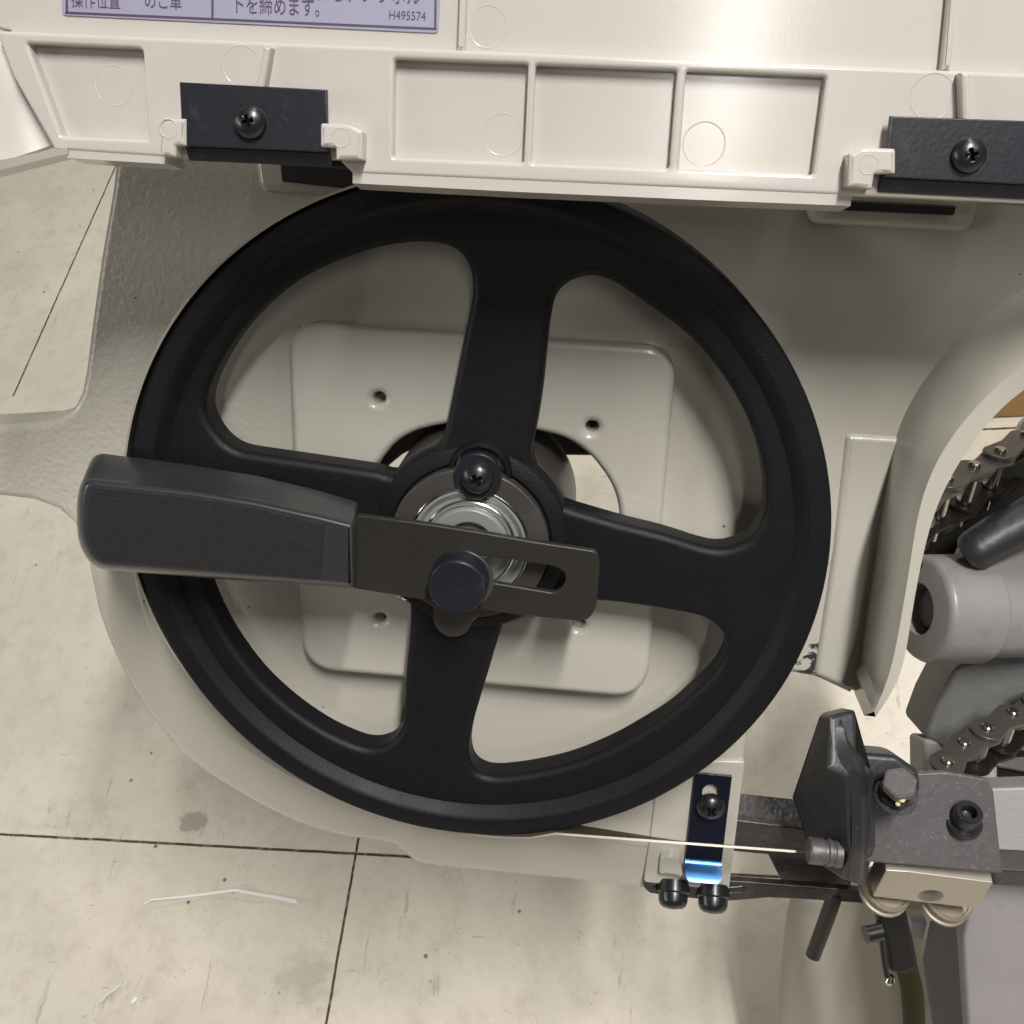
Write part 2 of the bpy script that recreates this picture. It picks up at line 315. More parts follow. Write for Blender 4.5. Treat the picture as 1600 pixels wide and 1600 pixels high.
# ---------------------------------------------------------------- floor
X0, Y0 = fl(556, 1334).x, fl(556, 1334).y
def floor_mat():
    m = bpy.data.materials.new('worn_cream_floor'); m.use_nodes = True; N = m.node_tree.nodes; L = m.node_tree.links; p = N['Principled BSDF']
    geo = N.new('ShaderNodeNewGeometry'); sep = N.new('ShaderNodeSeparateXYZ'); L.new(geo.outputs['Position'], sep.inputs[0])
    def math_(op, a_, b_=None, c_=None):
        n = N.new('ShaderNodeMath'); n.operation = op
        for i, v in enumerate((a_, b_, c_)):
            if v is None: continue
            if isinstance(v, (int, float)): n.inputs[i].default_value = v
            else: L.new(v, n.inputs[i])
        return n.outputs[0]
    def noise(scale, det=4, rough=0.6, vec=None, sc3=None, rot=0):
        mp = N.new('ShaderNodeMapping'); L.new(geo.outputs['Position'], mp.inputs[0])
        if sc3: mp.inputs['Scale'].default_value = sc3
        mp.inputs['Rotation'].default_value = (0, 0, rot)
        n = N.new('ShaderNodeTexNoise'); n.inputs['Scale'].default_value = scale; n.inputs['Detail'].default_value = det; n.inputs['Roughness'].default_value = rough
        L.new(mp.outputs[0], n.inputs['Vector']); return n.outputs['Fac']
    def ramp(fac, a_, b_, lo=0.0, hi=1.0):
        n = N.new('ShaderNodeMapRange'); n.clamp = True
        n.inputs[1].default_value = a_; n.inputs[2].default_value = b_; n.inputs[3].default_value = lo; n.inputs[4].default_value = hi
        L.new(fac, n.inputs[0]); return n.outputs[0]
    def mix(fac, c1, c2, mode='MIX'):
        n = N.new('ShaderNodeMix'); n.data_type = 'RGBA'; n.blend_type = mode
        if isinstance(fac, (int, float)): n.inputs[0].default_value = fac
        else: L.new(fac, n.inputs[0])
        for i, v in ((6, c1), (7, c2)):
            if isinstance(v, tuple): n.inputs[i].default_value = (*v, 1)
            else: L.new(v, n.inputs[i])
        return n.outputs[2]
    wob = math_('MULTIPLY', math_('SUBTRACT', noise(30, 2), 0.5), 0.0012)
    def joint(coord, off, other=None, lo=None, hi=None):
        d = math_('ABSOLUTE', math_('ADD', math_('SUBTRACT', coord, off), wob)); r_ = ramp(d, 0.0009, 0.0016, 1.0, 0.0)
        if lo is not None: r_ = math_('MULTIPLY', r_, math_('GREATER_THAN', other, lo))
        if hi is not None: r_ = math_('MULTIPLY', r_, math_('LESS_THAN', other, hi))
        return r_
    sx, sy = sep.outputs[0], sep.outputs[1]
    j = joint(sy, Y0)
    for f in (joint(sx, X0, sy, None, Y0 + 0.446), joint(sy, Y0 + 0.446, sx, 0.0), joint(sx, X0 - 0.5905, sy, Y0 + 0.562)): j = math_('MAXIMUM', j, f)
    col = mix(ramp(noise(7, 5), 0.35, 0.65), (0.585, 0.54, 0.455), (0.675, 0.625, 0.53))
    col = mix(ramp(noise(45, 8, 0.7), 0.50, 0.72, 0, 0.45), col, (0.43, 0.385, 0.30))
    col = mix(ramp(noise(16, 8, 0.75), 0.52, 0.72, 0, 0.38), col, (0.40, 0.36, 0.285))
    scr = noise(26, 5, 0.6, sc3=(4.0, 0.45, 1), rot=math.radians(10)); col = mix(ramp(scr, 0.66, 0.71, 0, 0.45), col, (0.27, 0.23, 0.18))
    scr2 = noise(60, 3, 0.6, sc3=(3.0, 0.5, 1), rot=math.radians(-14)); col = mix(ramp(scr2, 0.71, 0.74, 0, 0.45), col, (0.17, 0.13, 0.10))
    scr3 = noise(50, 3, 0.6, sc3=(0.5, 3.2, 1), rot=math.radians(18)); col = mix(ramp(scr3, 0.71, 0.74, 0, 0.5), col, (0.22, 0.19, 0.15))
    vo = N.new('ShaderNodeTexVoronoi'); vo.inputs['Scale'].default_value = 36; L.new(geo.outputs['Position'], vo.inputs['Vector'])
    keep = math_('GREATER_THAN', noise(11, 2), 0.53)
    col = mix(math_('MULTIPLY', ramp(vo.outputs['Distance'], 0.05, 0.085, 0.85, 0), keep), col, (0.13, 0.085, 0.055))
    st = fl(302, 1285); dx = math_('SUBTRACT', sep.outputs[0], st.x); dy = math_('SUBTRACT', sep.outputs[1], st.y)
    dd = math_('SQRT', math_('ADD', math_('POWER', dx, 2.0), math_('POWER', dy, 2.0)))
    dd = math_('ADD', dd, math_('MULTIPLY', math_('SUBTRACT', noise(90, 5), 0.5), 0.03))
    col = mix(ramp(dd, 0.009, 0.014, 0.6, 0), col, (0.24, 0.205, 0.17))
    st2 = fl(480, 1530); dx = math_('SUBTRACT', sep.outputs[0], st2.x); dy = math_('SUBTRACT', sep.outputs[1], st2.y)
    dd2 = math_('ADD', math_('SQRT', math_('ADD', math_('POWER', dx, 2.0), math_('POWER', dy, 2.0))), math_('MULTIPLY', math_('SUBTRACT', noise(60, 6), 0.5), 0.08))
    col = mix(ramp(dd2, 0.01, 0.03, 0.35, 0), col, (0.27, 0.24, 0.19))
    grit = N.new('ShaderNodeTexVoronoi'); grit.inputs['Scale'].default_value = 170; L.new(geo.outputs['Position'], grit.inputs['Vector'])
    col = mix(math_('MULTIPLY', ramp(grit.outputs['Distance'], 0.08, 0.16, 0.6, 0), math_('GREATER_THAN', noise(33, 3), 0.56)), col, (0.22, 0.18, 0.14))
    cr_ = noise(120, 10, 0.85); col = mix(ramp(cr_, 0.56, 0.66, 0, 0.45), col, (0.36, 0.32, 0.26))
    hair = noise(18, 2, 0.5, rot=0.4); col = mix(math_('MULTIPLY', ramp(math_('ABSOLUTE', math_('SUBTRACT', hair, 0.5)), 0.0, 0.004, 0.30, 0), math_('GREATER_THAN', noise(8, 2), 0.62)), col, (0.25, 0.21, 0.16))
    col = mix(math_('MULTIPLY', j, ramp(noise(140, 4), 0.25, 0.5, 0.55, 1.0)), col, (0.075, 0.045, 0.035))
    L.new(col, p.inputs['Base Color'])
    L.new(ramp(noise(14, 6, 0.7), 0.3, 0.7, 0.22, 0.42), p.inputs['Roughness'])
    bp = N.new('ShaderNodeBump'); bp.inputs['Strength'].default_value = 0.25; bp.inputs['Distance'].default_value = 0.001
    L.new(math_('SUBTRACT', noise(70, 6), math_('MULTIPLY', j, 2.0)), bp.inputs['Height']); L.new(bp.outputs[0], p.inputs['Normal'])
    return m
bm = bmesh.new(); vs = [bm.verts.new(q) for q in ((-8, -6, 0), (8, -6, 0), (8, 14, 0), (-8, 14, 0))]; bm.faces.new(vs)
floor = link('floor', bm_me(bm, 'floor'), floor_mat(), None, 0); floor['kind'] = 'structure'

# ================================================================ BAND SAW HEAD
saw = thing('band_saw', fl(760, 1250), 'cream band saw head with its cover open over a black four-spoke wheel', 'band saw')
ZF = -0.038                                        # casting floor, wheel rim front is 0
# ---- cast frame
roll = cr([(140, 880), (155, 950), (175, 1007), (201, 1060), (231, 1107), (273, 1161), (318, 1201), (362, 1229), (408, 1256), (462, 1282), (512, 1298), (560, 1309), (598, 1313), (616, 1319), (632, 1331), (645, 1341), (670, 1349), (740, 1357), (860, 1369), (1000, 1385), (1060, 1391)], 4, False)
def inner(p, k):
    a_ = (733 + (p[0] - 733) * k, 850 + (p[1] - 850) * k); b_ = (p[0], p[1] - 560 * (1 - k)); t = min(1, max(0, (p[0] - 540) / 140)); t = t * t * (3 - 2 * t)
    return (a_[0] + (b_[0] - a_[0]) * t, a_[1] + (b_[1] - a_[1]) * t)
def roll_e(k):
    e = min(1.0, k / 5); return e * e * (3 - 2 * e) * (0.15 + 0.85 * min(1, max(0, (1040 - roll[k][0]) / 260)))
fr_out = [(160, 150), (180, 235), (172, 300), (155, 400), (141, 500), (131, 580), (124, 615), (113, 637), (92, 652), (62, 660), (0, 664), (-90, 668),
          (-90, 781), (0, 777), (50, 783), (88, 797), (113, 818), (128, 850), *[inner(p, 0.90) for p in roll[1:]], (1090, 1394), (1136, 1397), (1150, 1290), (1167, 1150), (1176, 1062),
          (1238, 1054), (1276, 1061), (1331, 1087), (1358, 1010), (1390, 805), (1412, 690), (1450, 615), (1514, 538), (1616, 462), (1720, 420), (1720, 150)]
hub_hole = rnd([(558, 815), (566, 770), (583, 735), (617, 692), (650, 674), (690, 665), (760, 660), (836, 674), (875, 683), (900, 695), (925, 715), (950, 748), (963, 775), (969, 810), (962, 870), (930, 925), (880, 952), (820, 963), (760, 966), (690, 958), (620, 925), (575, 870)], 18)
bh = [ell(591, 623, 10, 9), ell(925, 668, 10, 9), ell(904, 976, 10, 9), ell(593, 968, 9, 7)]
frm = plate('saw_frame', SAW, fr_out, ZF - 0.024, ZF, m_rough, saw, holes=[hub_hole] + bh, bev=0.0038, bres=5)
rows_ = []
nr = len(roll)
for t in (0.0, 0.2, 0.4, 0.6, 0.78, 0.9, 0.97, 1.0):
    row_ = []
    for k, p in enumerate(roll):
        e_ = roll_e(k)
        dz = (0.0125 * (1 - math.cos(t * math.pi / 2)) + (0.0012 if t > 0.93 else 0.0) + (0.002 if t == 1.0 else 0)) * e_ + 0.0008 * (1 - e_)
        q = inner(p, 0.84); row_.append(S(q[0] + (p[0] - q[0]) * t, q[1] + (p[1] - q[1]) * t, ZF + 0.0003 - dz))
    rows_.append(row_)
nS0 = Vector(SAW.col[2][:3])
rows_.append([p - nS0 * 0.020 for p in rows_[-1]]); rows_.append([p - nS0 * 0.030 for p in rows_[0]])
loft('frame_edge', rows_, m_frame, frm, close_u=True, caps=True, smooth=50)
# ---- raised boss with the hub opening and four small holes
boss = rnd([(447, 503), (1059, 543), (1011, 1094), (471, 1047)], 55, 8)
bh = [ell(591, 623, 10, 9), ell(925, 668, 10, 9), ell(904, 976, 10, 9), ell(593, 968, 9, 7)]
ZB = ZF + 0.0120
plate('raised_boss', SAW, boss, ZF - 0.002, ZB, m_frame, frm, holes=[hub_hole] + bh, bev=0.0032, bres=5)
# ---- smooth casting floor behind the wheel (a slightly thinner skin than the textured left wall)
skin = [(330, 300), (1300, 300), (1480, 480), (1440, 560), (1395, 660), (1330, 1040), (1230, 1040), (1150, 1120), (1130, 1330), (700, 1330), (560, 1285), (430, 1240), (340, 1180), (250, 1070), (205, 960), (200, 800), (230, 640), (290, 480)]
# ---- pad on the right, pad for the guide arm, hinge pads
plate('side_pad', SAW, rnd([(1322, 678), (1420, 684), (1400, 760), (1352, 1075), (1338, 1084), (1272, 1056), (1302, 860)], [10, 6, 0, 0, 0, 8, 0]), ZF - 0.004, ZF + 0.0018, m_frame, frm, bev=0.0028, bres=5)
plate('guide_pad', SAW, rnd([(1030, 1188), (1164, 1190), (1139, 1393), (1006, 1379), (1018, 1290)], 5), ZF - 0.004, ZF + 0.0016, m_frame, frm, bev=0.0009)
plate('hinge_pad', SAW, rnd([(392, 215), (610, 215), (600, 310), (404, 300)], 16), ZF - 0.003, ZF + 0.007, m_frame, frm, bev=0.003)
plate('hinge_pad', SAW, rnd([(1262, 260), (1545, 260), (1520, 364), (1264, 350)], 18), ZF - 0.003, ZF + 0.007, m_frame, frm, bev=0.003)
# ---- curved wall with its pale lip on the right
NB = 40
base = cr([(1740, 380), (1600, 446), (1555, 477), (1497, 526), (1450, 576), (1430, 607), (1405, 648), (1393, 675), (1386, 740), (1374, 812), (1356, 925), (1337, 1060), (1335, 1084), (1350, 1118)], 5, False)
lipi = cr([(1740, 490), (1600, 566), (1550, 605), (1500, 662), (1468, 704), (1448, 745), (1433, 800), (1420, 900), (1405, 980), (1390, 1066), (1366, 1112)], 5, False)
lipo = cr([(1760, 530), (1600, 601), (1555, 641), (1525, 682), (1482, 745), (1457, 800), (1440, 877), (1425, 952), (1416, 1025), (1403, 1080), (1368, 1120)], 5, False)
ZL = 0.004
def line3(pts, z, n=NB):
    P = resamp([S(x, y, z) for x, y in pts], n)
    for _ in range(14): P = [P[0]] + [P[k] * 0.5 + (P[k - 1] + P[k + 1]) * 0.25 for k in range(1, n - 1)] + [P[-1]]
    return P
rb, ri, ro = line3(base, ZF), line3(lipi, ZL), line3(lipo, ZL - 0.002)
nS = Vector(SAW.col[2][:3])
fil = [p.lerp(q, 0.10) + (q - p).normalized() * 0.002 for p, q in zip(rb, ri)]
back = [p - nS * 0.06 for p in ro]; bb = [p - nS * 0.02 for p in rb]
mid = [p.lerp(q, 0.42) - (q - p).cross(nS).normalized() * 0.0 for p, q in zip(rb, ri)]
loft('frame_wall', [bb, rb, mid, ri, ro, back], m_frame, frm, close_u=True, caps=True, bev=0.0022)
# ---- dark housing behind the hub opening
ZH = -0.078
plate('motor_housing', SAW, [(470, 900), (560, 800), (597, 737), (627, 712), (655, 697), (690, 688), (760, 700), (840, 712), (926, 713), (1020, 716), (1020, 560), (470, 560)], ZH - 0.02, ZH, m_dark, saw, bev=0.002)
slab('grease_strip', [S(858, 700, -0.07), S(878, 706, -0.07), S(884, 740, -0.07), (S(897, 757, -0.07)), S(884, 762, -0.07), S(880, 800, -0.07), S(860, 800, -0.07)], 0.002, m_orange, saw, bev=0.0003)
# ---- drive wheel
TL = [(606, 384), (650, 379), (690, 382), (716, 394), (731, 415), (737, 442), (735, 475), (721, 545), (706, 620), (693, 678), (683, 697), (657, 722), (632, 740), (608, 744), (580, 737), (500, 725), (410, 712), (372, 705), (347, 690), (329, 666), (320, 640), (323, 612), (338, 576), (366, 530), (408, 482), (460, 441), (520, 411), (566, 394)]
TR = [(925, 432), (892, 440), (870, 460), (860, 492), (854, 540), (847, 610), (838, 668), (830, 705), (834, 730), (852, 765), (866, 783), (886, 794), (966, 818), (1037, 836), (1094, 854), (1124, 859), (1150, 854), (1176, 840), (1192, 812), (1197, 776), (1191, 722), (1171, 660), (1133, 592), (1082, 531), (1030, 490), (985, 458), (955, 440)]
BR = [(815, 955), (794, 967), (783, 985), (760, 1060), (742, 1120), (733, 1160), (733, 1186), (743, 1206), (765, 1216), (800, 1215), (850, 1207), (900, 1194), (960, 1169), (1012, 1140), (1052, 1114), (1090, 1080), (1118, 1052), (1133, 1024), (1134, 1000), (1122, 982), (1104, 970), (1080, 962), (1000, 949), (937, 942), (860, 940)]
BL = [(640, 960), (638, 1000), (633, 1060), (631, 1115), (626, 1140), (613, 1160), (594, 1170), (570, 1171), (540, 1161), (500, 1141), (450, 1106), (402, 1061), (362, 1008), (335, 960), (319, 920), (313, 890), (320, 868), (345, 858), (400, 866), (500, 886), (590, 902), (622, 920), (636, 938)]
ZW = -0.0045
R = 0.14
wl = [[(R * 0.935 * math.cos(t), R * 0.935 * math.sin(t)) for t in [2 * math.pi * i / 160 for i in range(160)]]] + [[uv(SAW, x, y, ZW) for x, y in cr(h, 4)] for h in (TL, TR, BR, BL)]
me_w = fill_me(wl, -0.019, ZW, 0.0034, 'web', 5)
prof = [(R * 0.885, -0.0080), (R * 0.900, ZW - 0.0004), (R * 0.912, ZW + 0.0012), (R * 0.926, -0.0012), (R * 0.936, -0.0002), (R * 0.945, 0), (R * 0.990, -0.0003), (R * 0.997, -0.0010), (R, -0.0026), (R, -0.024), (R * 0.98, -0.025), (R * 0.90, -0.025), (R * 0.885, -0.016), (R * 0.885, -0.0080)]
me_r = lathe_me(prof, 200, 'rim')
bm = bmesh.new(); bm.from_mesh(me_w); bm.from_mesh(me_r); me = bm_me(bm, 'drive_wheel'); me.transform(SAW)
whl = link('drive_wheel', me, m_wheel, saw, 40)
# hub: raised black ring, barrel behind, retaining plate with two ears, bearing, screw
def ring(r, n=72): return [(r * math.cos(2 * math.pi * i / n), r * math.sin(2 * math.pi * i / n)) for i in range(n)]
lathe('hub_barrel', SAW, [(0.030, -0.010), (0.0385, -0.012), (0.040, -0.016), (0.040, -0.062), (0.0, -0.062), (0, -0.02)], m_plate, whl, 72)
lathe('hub_ring', SAW, [(0.0318, -0.008), (0.0320, -0.0036), (0.0328, -0.0030), (0.0350, -0.0031), (0.0385, -0.0042), (0.0400, -0.0062), (0.0402, -0.010)], m_wheel, whl, 96)
def ear(px, py, r0, rb_=0.0318, z=0.001):
    u, v = uv(SAW, px, py, z); th = math.atan2(v, u); d = math.hypot(u, v); pts = []
    for k in range(-7, 8):
        t = th + k / 7 * math.pi * 0.5; pts.append((u + r0 * math.cos(t), v + r0 * math.sin(t)))
    return th, pts
t1, e1 = ear(745, 752, 0.0092); t2, e2 = ear(707, 968, 0.0078)
out = []
n = 90; i = 0
for k in range(n):
    t = t1 + 0.27 + (2 * math.pi - 0.54) * k / (n - 1)
    dt = abs((t - t2 + math.pi) % (2 * math.pi) - math.pi)
    if dt < 0.25:
        if e2 is not None: out += e2; e2 = None
        continue
    out.append((0.0316 * math.cos(t), 0.0316 * math.sin(t)))
out += e1
me = fill_me([out, ring(0.0238)], -0.004, 0.0016, 0.0006, 'retaining_plate', 2); me.transform(SAW); link('retaining_plate', me, m_plate, whl, 35)
lathe('bearing', SAW, [(0.0240, -0.004), (0.0240, 0.0006), (0.0235, 0.0012), (0.0218, 0.0013), (0.0210, 0.0006), (0.0206, -0.0010), (0.0200, -0.0014), (0.0192, -0.0014), (0.0187, -0.0006), (0.0184, 0.0004), (0.0176, 0.0010), (0.0168, 0.0010), (0.0162, 0.0003), (0.0158, -0.0006), (0.0154, -0.0004), (0.0150, 0.0006), (0.0144, 0.0012), (0.0100, 0.0012), (0.0094, 0.0006), (0.0092, -0.001), (0.0092, -0.003), (0, -0.003)], m_seal, whl, 96)
lathe('bearing_ring', SAW, [(0.0240, -0.001), (0.02405, 0.0013), (0.0236, 0.0017), (0.0230, 0.0015), (0.0229, -0.001)], m_steel, whl, 96)
lathe('bearing_ring', SAW, [(0.0186, -0.001), (0.0185, 0.0011), (0.0180, 0.0015), (0.0175, 0.0012), (0.0174, -0.001)], m_steel, whl, 96)
pan_screw('hub_screw', saw_at(747, 743, 0.0016), 0.0062, 0.0048, m_screw, whl, 0.55, 0.0093, m_black)
lathe('screw_boss', saw_at(752, 733, -0.006), [(0.0128, -0.002), (0.0124, 0.0035), (0.0112, 0.0050), (0.0104, 0.0050), (0.0100, 0.003)], m_wheel, whl, 40)
# ---- saw blade: wrapped on the rim's left half, then twisting away to the guide
rows = []
th0, th1 = math.radians(84), math.radians(283)
f_, b_, fi, bi = [], [], [], []
for k in range(90):
    t = th0 + (th1 - th0) * k / 89
    dg_ = math.degrees(t); zf_ = 0.0012 if dg_ < 182 else max(-0.003, 0.0012 - (dg_ - 182) * 0.00012)
    if dg_ > 268: zf_ = -0.003 + (dg_ - 268) / 15 * 0.0038
    for lst, r_, z_ in ((f_, R + 0.0012, zf_), (b_, R + 0.0012, -0.023), (bi, R + 0.0003, -0.023), (fi, R + 0.0003, zf_)):
        lst.append(SAW @ Vector((r_ * math.cos(t), r_ * math.sin(t), z_)))
# straight run: white edge from the rim to the guide, broad face turning
N2 = 24
fe = [S(850 + (1275 - 850) * k / N2, 1299.5 + (1331 - 1299.5) * k / N2, 0.0010 - 0.006 * k / N2) for k in range(1, N2 + 1)]
dirx = (fe[-1] - fe[0]).normalized(); upv = Vector(SAW.col[1][:3])
for k, p in enumerate(fe):
    px = 850 + (1275 - 850) * (k + 1) / N2; py = 1299.5 + (1331 - 1299.5) * (k + 1) / N2
    q0 = S(px, py - max(1.5, 17 * (1 - (px - 880) / 215)), 0.0010 - 0.006 * (k + 1) / N2 - 0.018)
    wdir = q0 - p; wdir = (wdir - wdir.dot(dirx) * dirx).normalized(); td = wdir.cross(dirx).normalized() * 0.0010
    if td.dot(upv) > 0: td = -td
    q = p + wdir * 0.020
    f_.append(p + td); fi.append(p); b_.append(q + td); bi.append(q)
bl = loft('saw_blade', [f_, b_, bi, fi], [m_bladeface, m_bladeedge], saw, close_u=True, caps=True, smooth=30)
nseg = len(f_) - 1
for k, p in enumerate(bl.data.polygons):
    if 3 * nseg <= k < 4 * nseg: p.material_index = 1
# ---- lever: grip, steel strip, pin
lev_F = SAW
ZG = 0.030
strip = rnd([(540, 803), (640, 815), (740, 830), (830, 846), (936, 862), (937, 890), (931, 950), (920, 970), (893, 970), (800, 960), (640, 934), (540, 918)], [0, 0, 0, 0, 20, 0, 0, 22, 14, 0, 0, 0])
slot = rnd([(735, 866), (862, 884), (883, 893), (884, 914), (868, 927), (735, 905)], [2, 8, 10, 10, 8, 2])
ZP = 0.0125
lev = plate('lever', SAW, strip, ZP - 0.0032, ZP, m_strip, saw, holes=[slot], bev=0.0007)
lathe('pin_washer', saw_at(723, 905, ZP), [(0, 0.0012), (0.0118, 0.0012), (0.0122, 0.0008), (0.0122, 0), (0, 0)], m_plate, lev)
lathe('pin_head', saw_at(719, 903, ZP + 0.0012), [(0, 0.0092), (0.0103, 0.0092), (0.0110, 0.0086), (0.0113, 0.0078), (0.0114, 0), (0, 0)], m_black, lev, 64)
gR = [22, 0, 0, 0, 5, 5, 0, 0, 20, 20, 0]
g_front = [(127, 745), (300, 763), (400, 779), (500, 801), (556, 815), (556, 921), (505, 917), (400, 909), (146, 889), (122, 850), (119, 790)]
g_back = [(142, 706), (300, 727), (400, 743), (500, 767), (561, 785), (561, 890), (505, 886), (400, 878), (165, 862), (138, 830), (132, 770)]
def inset(P, d):                                  # move a closed outline inwards by d pixels
    P = [Vector(p) for p in P]; n_ = len(P); ar = sum(P[k].x * P[(k + 1) % n_].y - P[(k + 1) % n_].x * P[k].y for k in range(n_)); sg = 1 if ar > 0 else -1; out_ = []
    for k in range(n_):
        e = P[(k + 1) % n_] - P[k - 1]; e.normalize(); out_.append(P[k] + Vector((-e.y, e.x)) * sg * d)
    return out_
ga, gb_ = rnd(g_front, [26, 0, 0, 0, 8, 8, 0, 0, 24, 30, 30]), rnd(g_back, [26, 0, 0, 0, 8, 8, 0, 0, 24, 30, 30])
bm = bmesh.new(); gl = []
for t, d_, zz in ((1, 9, ZG - 0.0260), (1, 3, ZG - 0.0252), (1, 0, ZG - 0.0235), (0.45, 0, ZG - 0.013), (0, 0, ZG - 0.0055), (0, 1.6, ZG - 0.0030), (0, 4.5, ZG - 0.0013), (0, 8.5, ZG - 0.0003), (0, 12, ZG)):
    P_ = inset([Vector(p).lerp(Vector(q), t) for p, q in zip(ga, gb_)], d_); gl.append([bm.verts.new(S(p.x, p.y, zz)) for p in P_])
ng = len(gl[0])
for A, B in zip(gl, gl[1:]):
    for k in range(ng): bm.faces.new((A[k], A[(k + 1) % ng], B[(k + 1) % ng], B[k]))
bm.faces.new(gl[0]); bm.faces.new(gl[-1])
gr = link('grip', bm_me(bm, 'grip'), m_grip, lev, 60)
pad_o = rnd([(143, 760), (300, 777), (400, 793), (507, 820), (501, 906), (400, 897), (158, 875), (138, 846), (136, 795)], [12, 0, 0, 2, 2, 0, 12, 16, 0])
plate('grip_panel', SAW, pad_o, ZG - 0.0015, ZG + 0.0002, m_pad, lev, bev=0.0004)
# ================================================================ COVER
H1 = 0.0042
cov_out = [(85, 222), (106, 233), (262, 244), (280, 236), (530, 240), (552, 268), (800, 281), (1100, 294), (1332, 303), (1360, 300), (2300, 345), (2200, -1000), (-120, -1000), (-120, 20), (15, 48)]
cov = plate('hinged_cover', COV, cov_out, -0.012, 0.0, m_cover, saw, bev=0.001)
pk = [rnd(q, 5) for q in ([(616, 92), (825, 100), (818, 254), (614, 246)], [(837, 101), (1058, 110), (1046, 263), (831, 255)], [(1073, 111), (1291, 120), (1271, 273), (1061, 264)])]
lpk = rnd([(42, 68), (222, 76), (232, 218), (96, 213)], [4, 8, 4, 4])
band_out = [(84, 234), (262, 246), (530, 250), (551, 271), (1332, 306), (1775, 326), (1775, 122), (10, 48), (-8, 48), (20, 120)]
plate('cover_ribs', COV, band_out, -0.001, H1, m_cover, cov, holes=pk + [lpk], bev=0.0012, bres=4)
for q in ([(722, -120), (733, -120), (726, 84), (713, 80)], [(1495, -120), (1507, -120), (1487, 113), (1472, 110)]):
    plate('cover_rib', COV, q, -0.001, H1 - 0.0004, m_cover, cov, bev=0.0018)
# bottom flange of the cover, running back towards the hinge
fl_pts = [(551, 264), (800, 277), (1100, 290), (1332, 299)]
A_ = resamp([on(COV, x, y, H1 - 0.0005) for x, y in fl_pts], 20)
nC, uC, rC = Vector(COV.col[2][:3]), Vector(COV.col[1][:3]), Vector(COV.col[0][:3])
loft('cover_flange', [A_, [p - uC * 0.0040 for p in A_], [p - uC * 0.0055 - nC * 0.012 for p in A_], [p - nC * 0.012 for p in A_]], m_cover, cov, close_u=True, caps=True, bev=0.0008)
A_ = resamp([on(COV, x, y, H1 - 0.0005) for x, y in [(104, 231), (180, 236), (264, 241)]], 8)
loft('cover_flange', [A_, [p - uC * 0.0028 for p in A_], [p - uC * 0.0040 - nC * 0.012 for p in A_], [p - nC * 0.012 for p in A_]], m_cover, cov, close_u=True, caps=True, bev=0.0008)
# left flank of the cover: leans towards the viewer and carries on the bottom lip
zl = 0.018
top_r = [on(COV, x, y, -0.002) for x, y in [(12, -1000), (12, 50), (22, 72), (52, 150), (84, 226)]]
top_l = [on(COV, x, y, zl) for x, y in [(-260, -1000), (-260, 60), (-240, 110), (-200, 200), (-170, 300)]]
mid_ = [p.lerp(q, 0.3) - nC * 0.002 for p, q in zip(top_r, top_l)]
r0 = resamp(top_r, 14); r1 = resamp(mid_, 14); r2 = resamp(top_l, 14)
loft('cover_flank', [r0, r1, r2, [p - nC * 0.004 for p in r2], [p - nC * 0.004 for p in r1], [p - nC * 0.004 for p in r0]], m_cover, cov, close_u=True, caps=True)
lipA = [on(COV, 106, 231, H1 + 0.0006), on(COV, 82, 234, 0.006), on(COV, -20, 254, 0.011), on(COV, -170, 290, 0.019)]
lipB = [on(COV, 106, 241, H1), on(COV, 82, 245, 0.0055), on(COV, -20, 271, 0.010), on(COV, -170, 312, 0.018)]
loft('cover_lip', [resamp(lipA, 16), resamp(lipB, 16), [p - nC * 0.012 for p in resamp(lipB, 16)], [p - nC * 0.012 for p in resamp(lipA, 16)]], m_cover, cov, close_u=True, caps=True, bev=0.0007)
# gussets standing on the band
for q in ([(411, 72), (423, 74), (410, 150), (398, 150)], [(1502, 113), (1516, 114), (1518, 200), (1505, 200)]):
    plate('gusset', COV, q, 0.0, H1 + 0.0045, m_cover, cov, bev=0.0012)
# ejector pin marks
for x, y, r_, z in ((177, 134, 23, 0), (378, 104, 23, H1), (786, 211, 24, 0), (1100, 225, 25, 0), (1457, 151, 25, H1), (762, 42, 23, 0)):
    Fm = cov_at(x, y, z); rr = r_ * 0.395 / 1600
    lathe('ejector_mark', Fm, [(rr - 0.0006, -0.0002), (rr - 0.0002, 0.00008), (rr, 0.00009), (rr + 0.0003, -0.0002)], m_cover, cov, 48)
# stops beside the brackets
for q, c_ in (([(253, 190), (262, 185), (290, 185), (290, 228), (274, 228), (274, 246), (250, 244)], (263, 201)), ([(500, 192), (545, 194), (567, 205), (566, 250), (524, 250), (524, 231), (500, 230)], (533, 215)),
              ([(1400, 232), (1350, 230), (1327, 240), (1325, 292), (1363, 296), (1367, 272), (1400, 272)], (1357, 257))):
    plate('stop_block', COV, rnd(q, [4, 8, 3, 2, 2, 3, 3]), 0.0, H1 + 0.006, m_cover, cov, bev=0.0012)
    lathe('ejector_mark', cov_at(*c_, H1 + 0.006), [(0.0022, -0.0002), (0.0025, 0.00009), (0.0027, 0.00009), (0.0030, -0.0002)], m_cover, cov, 36)
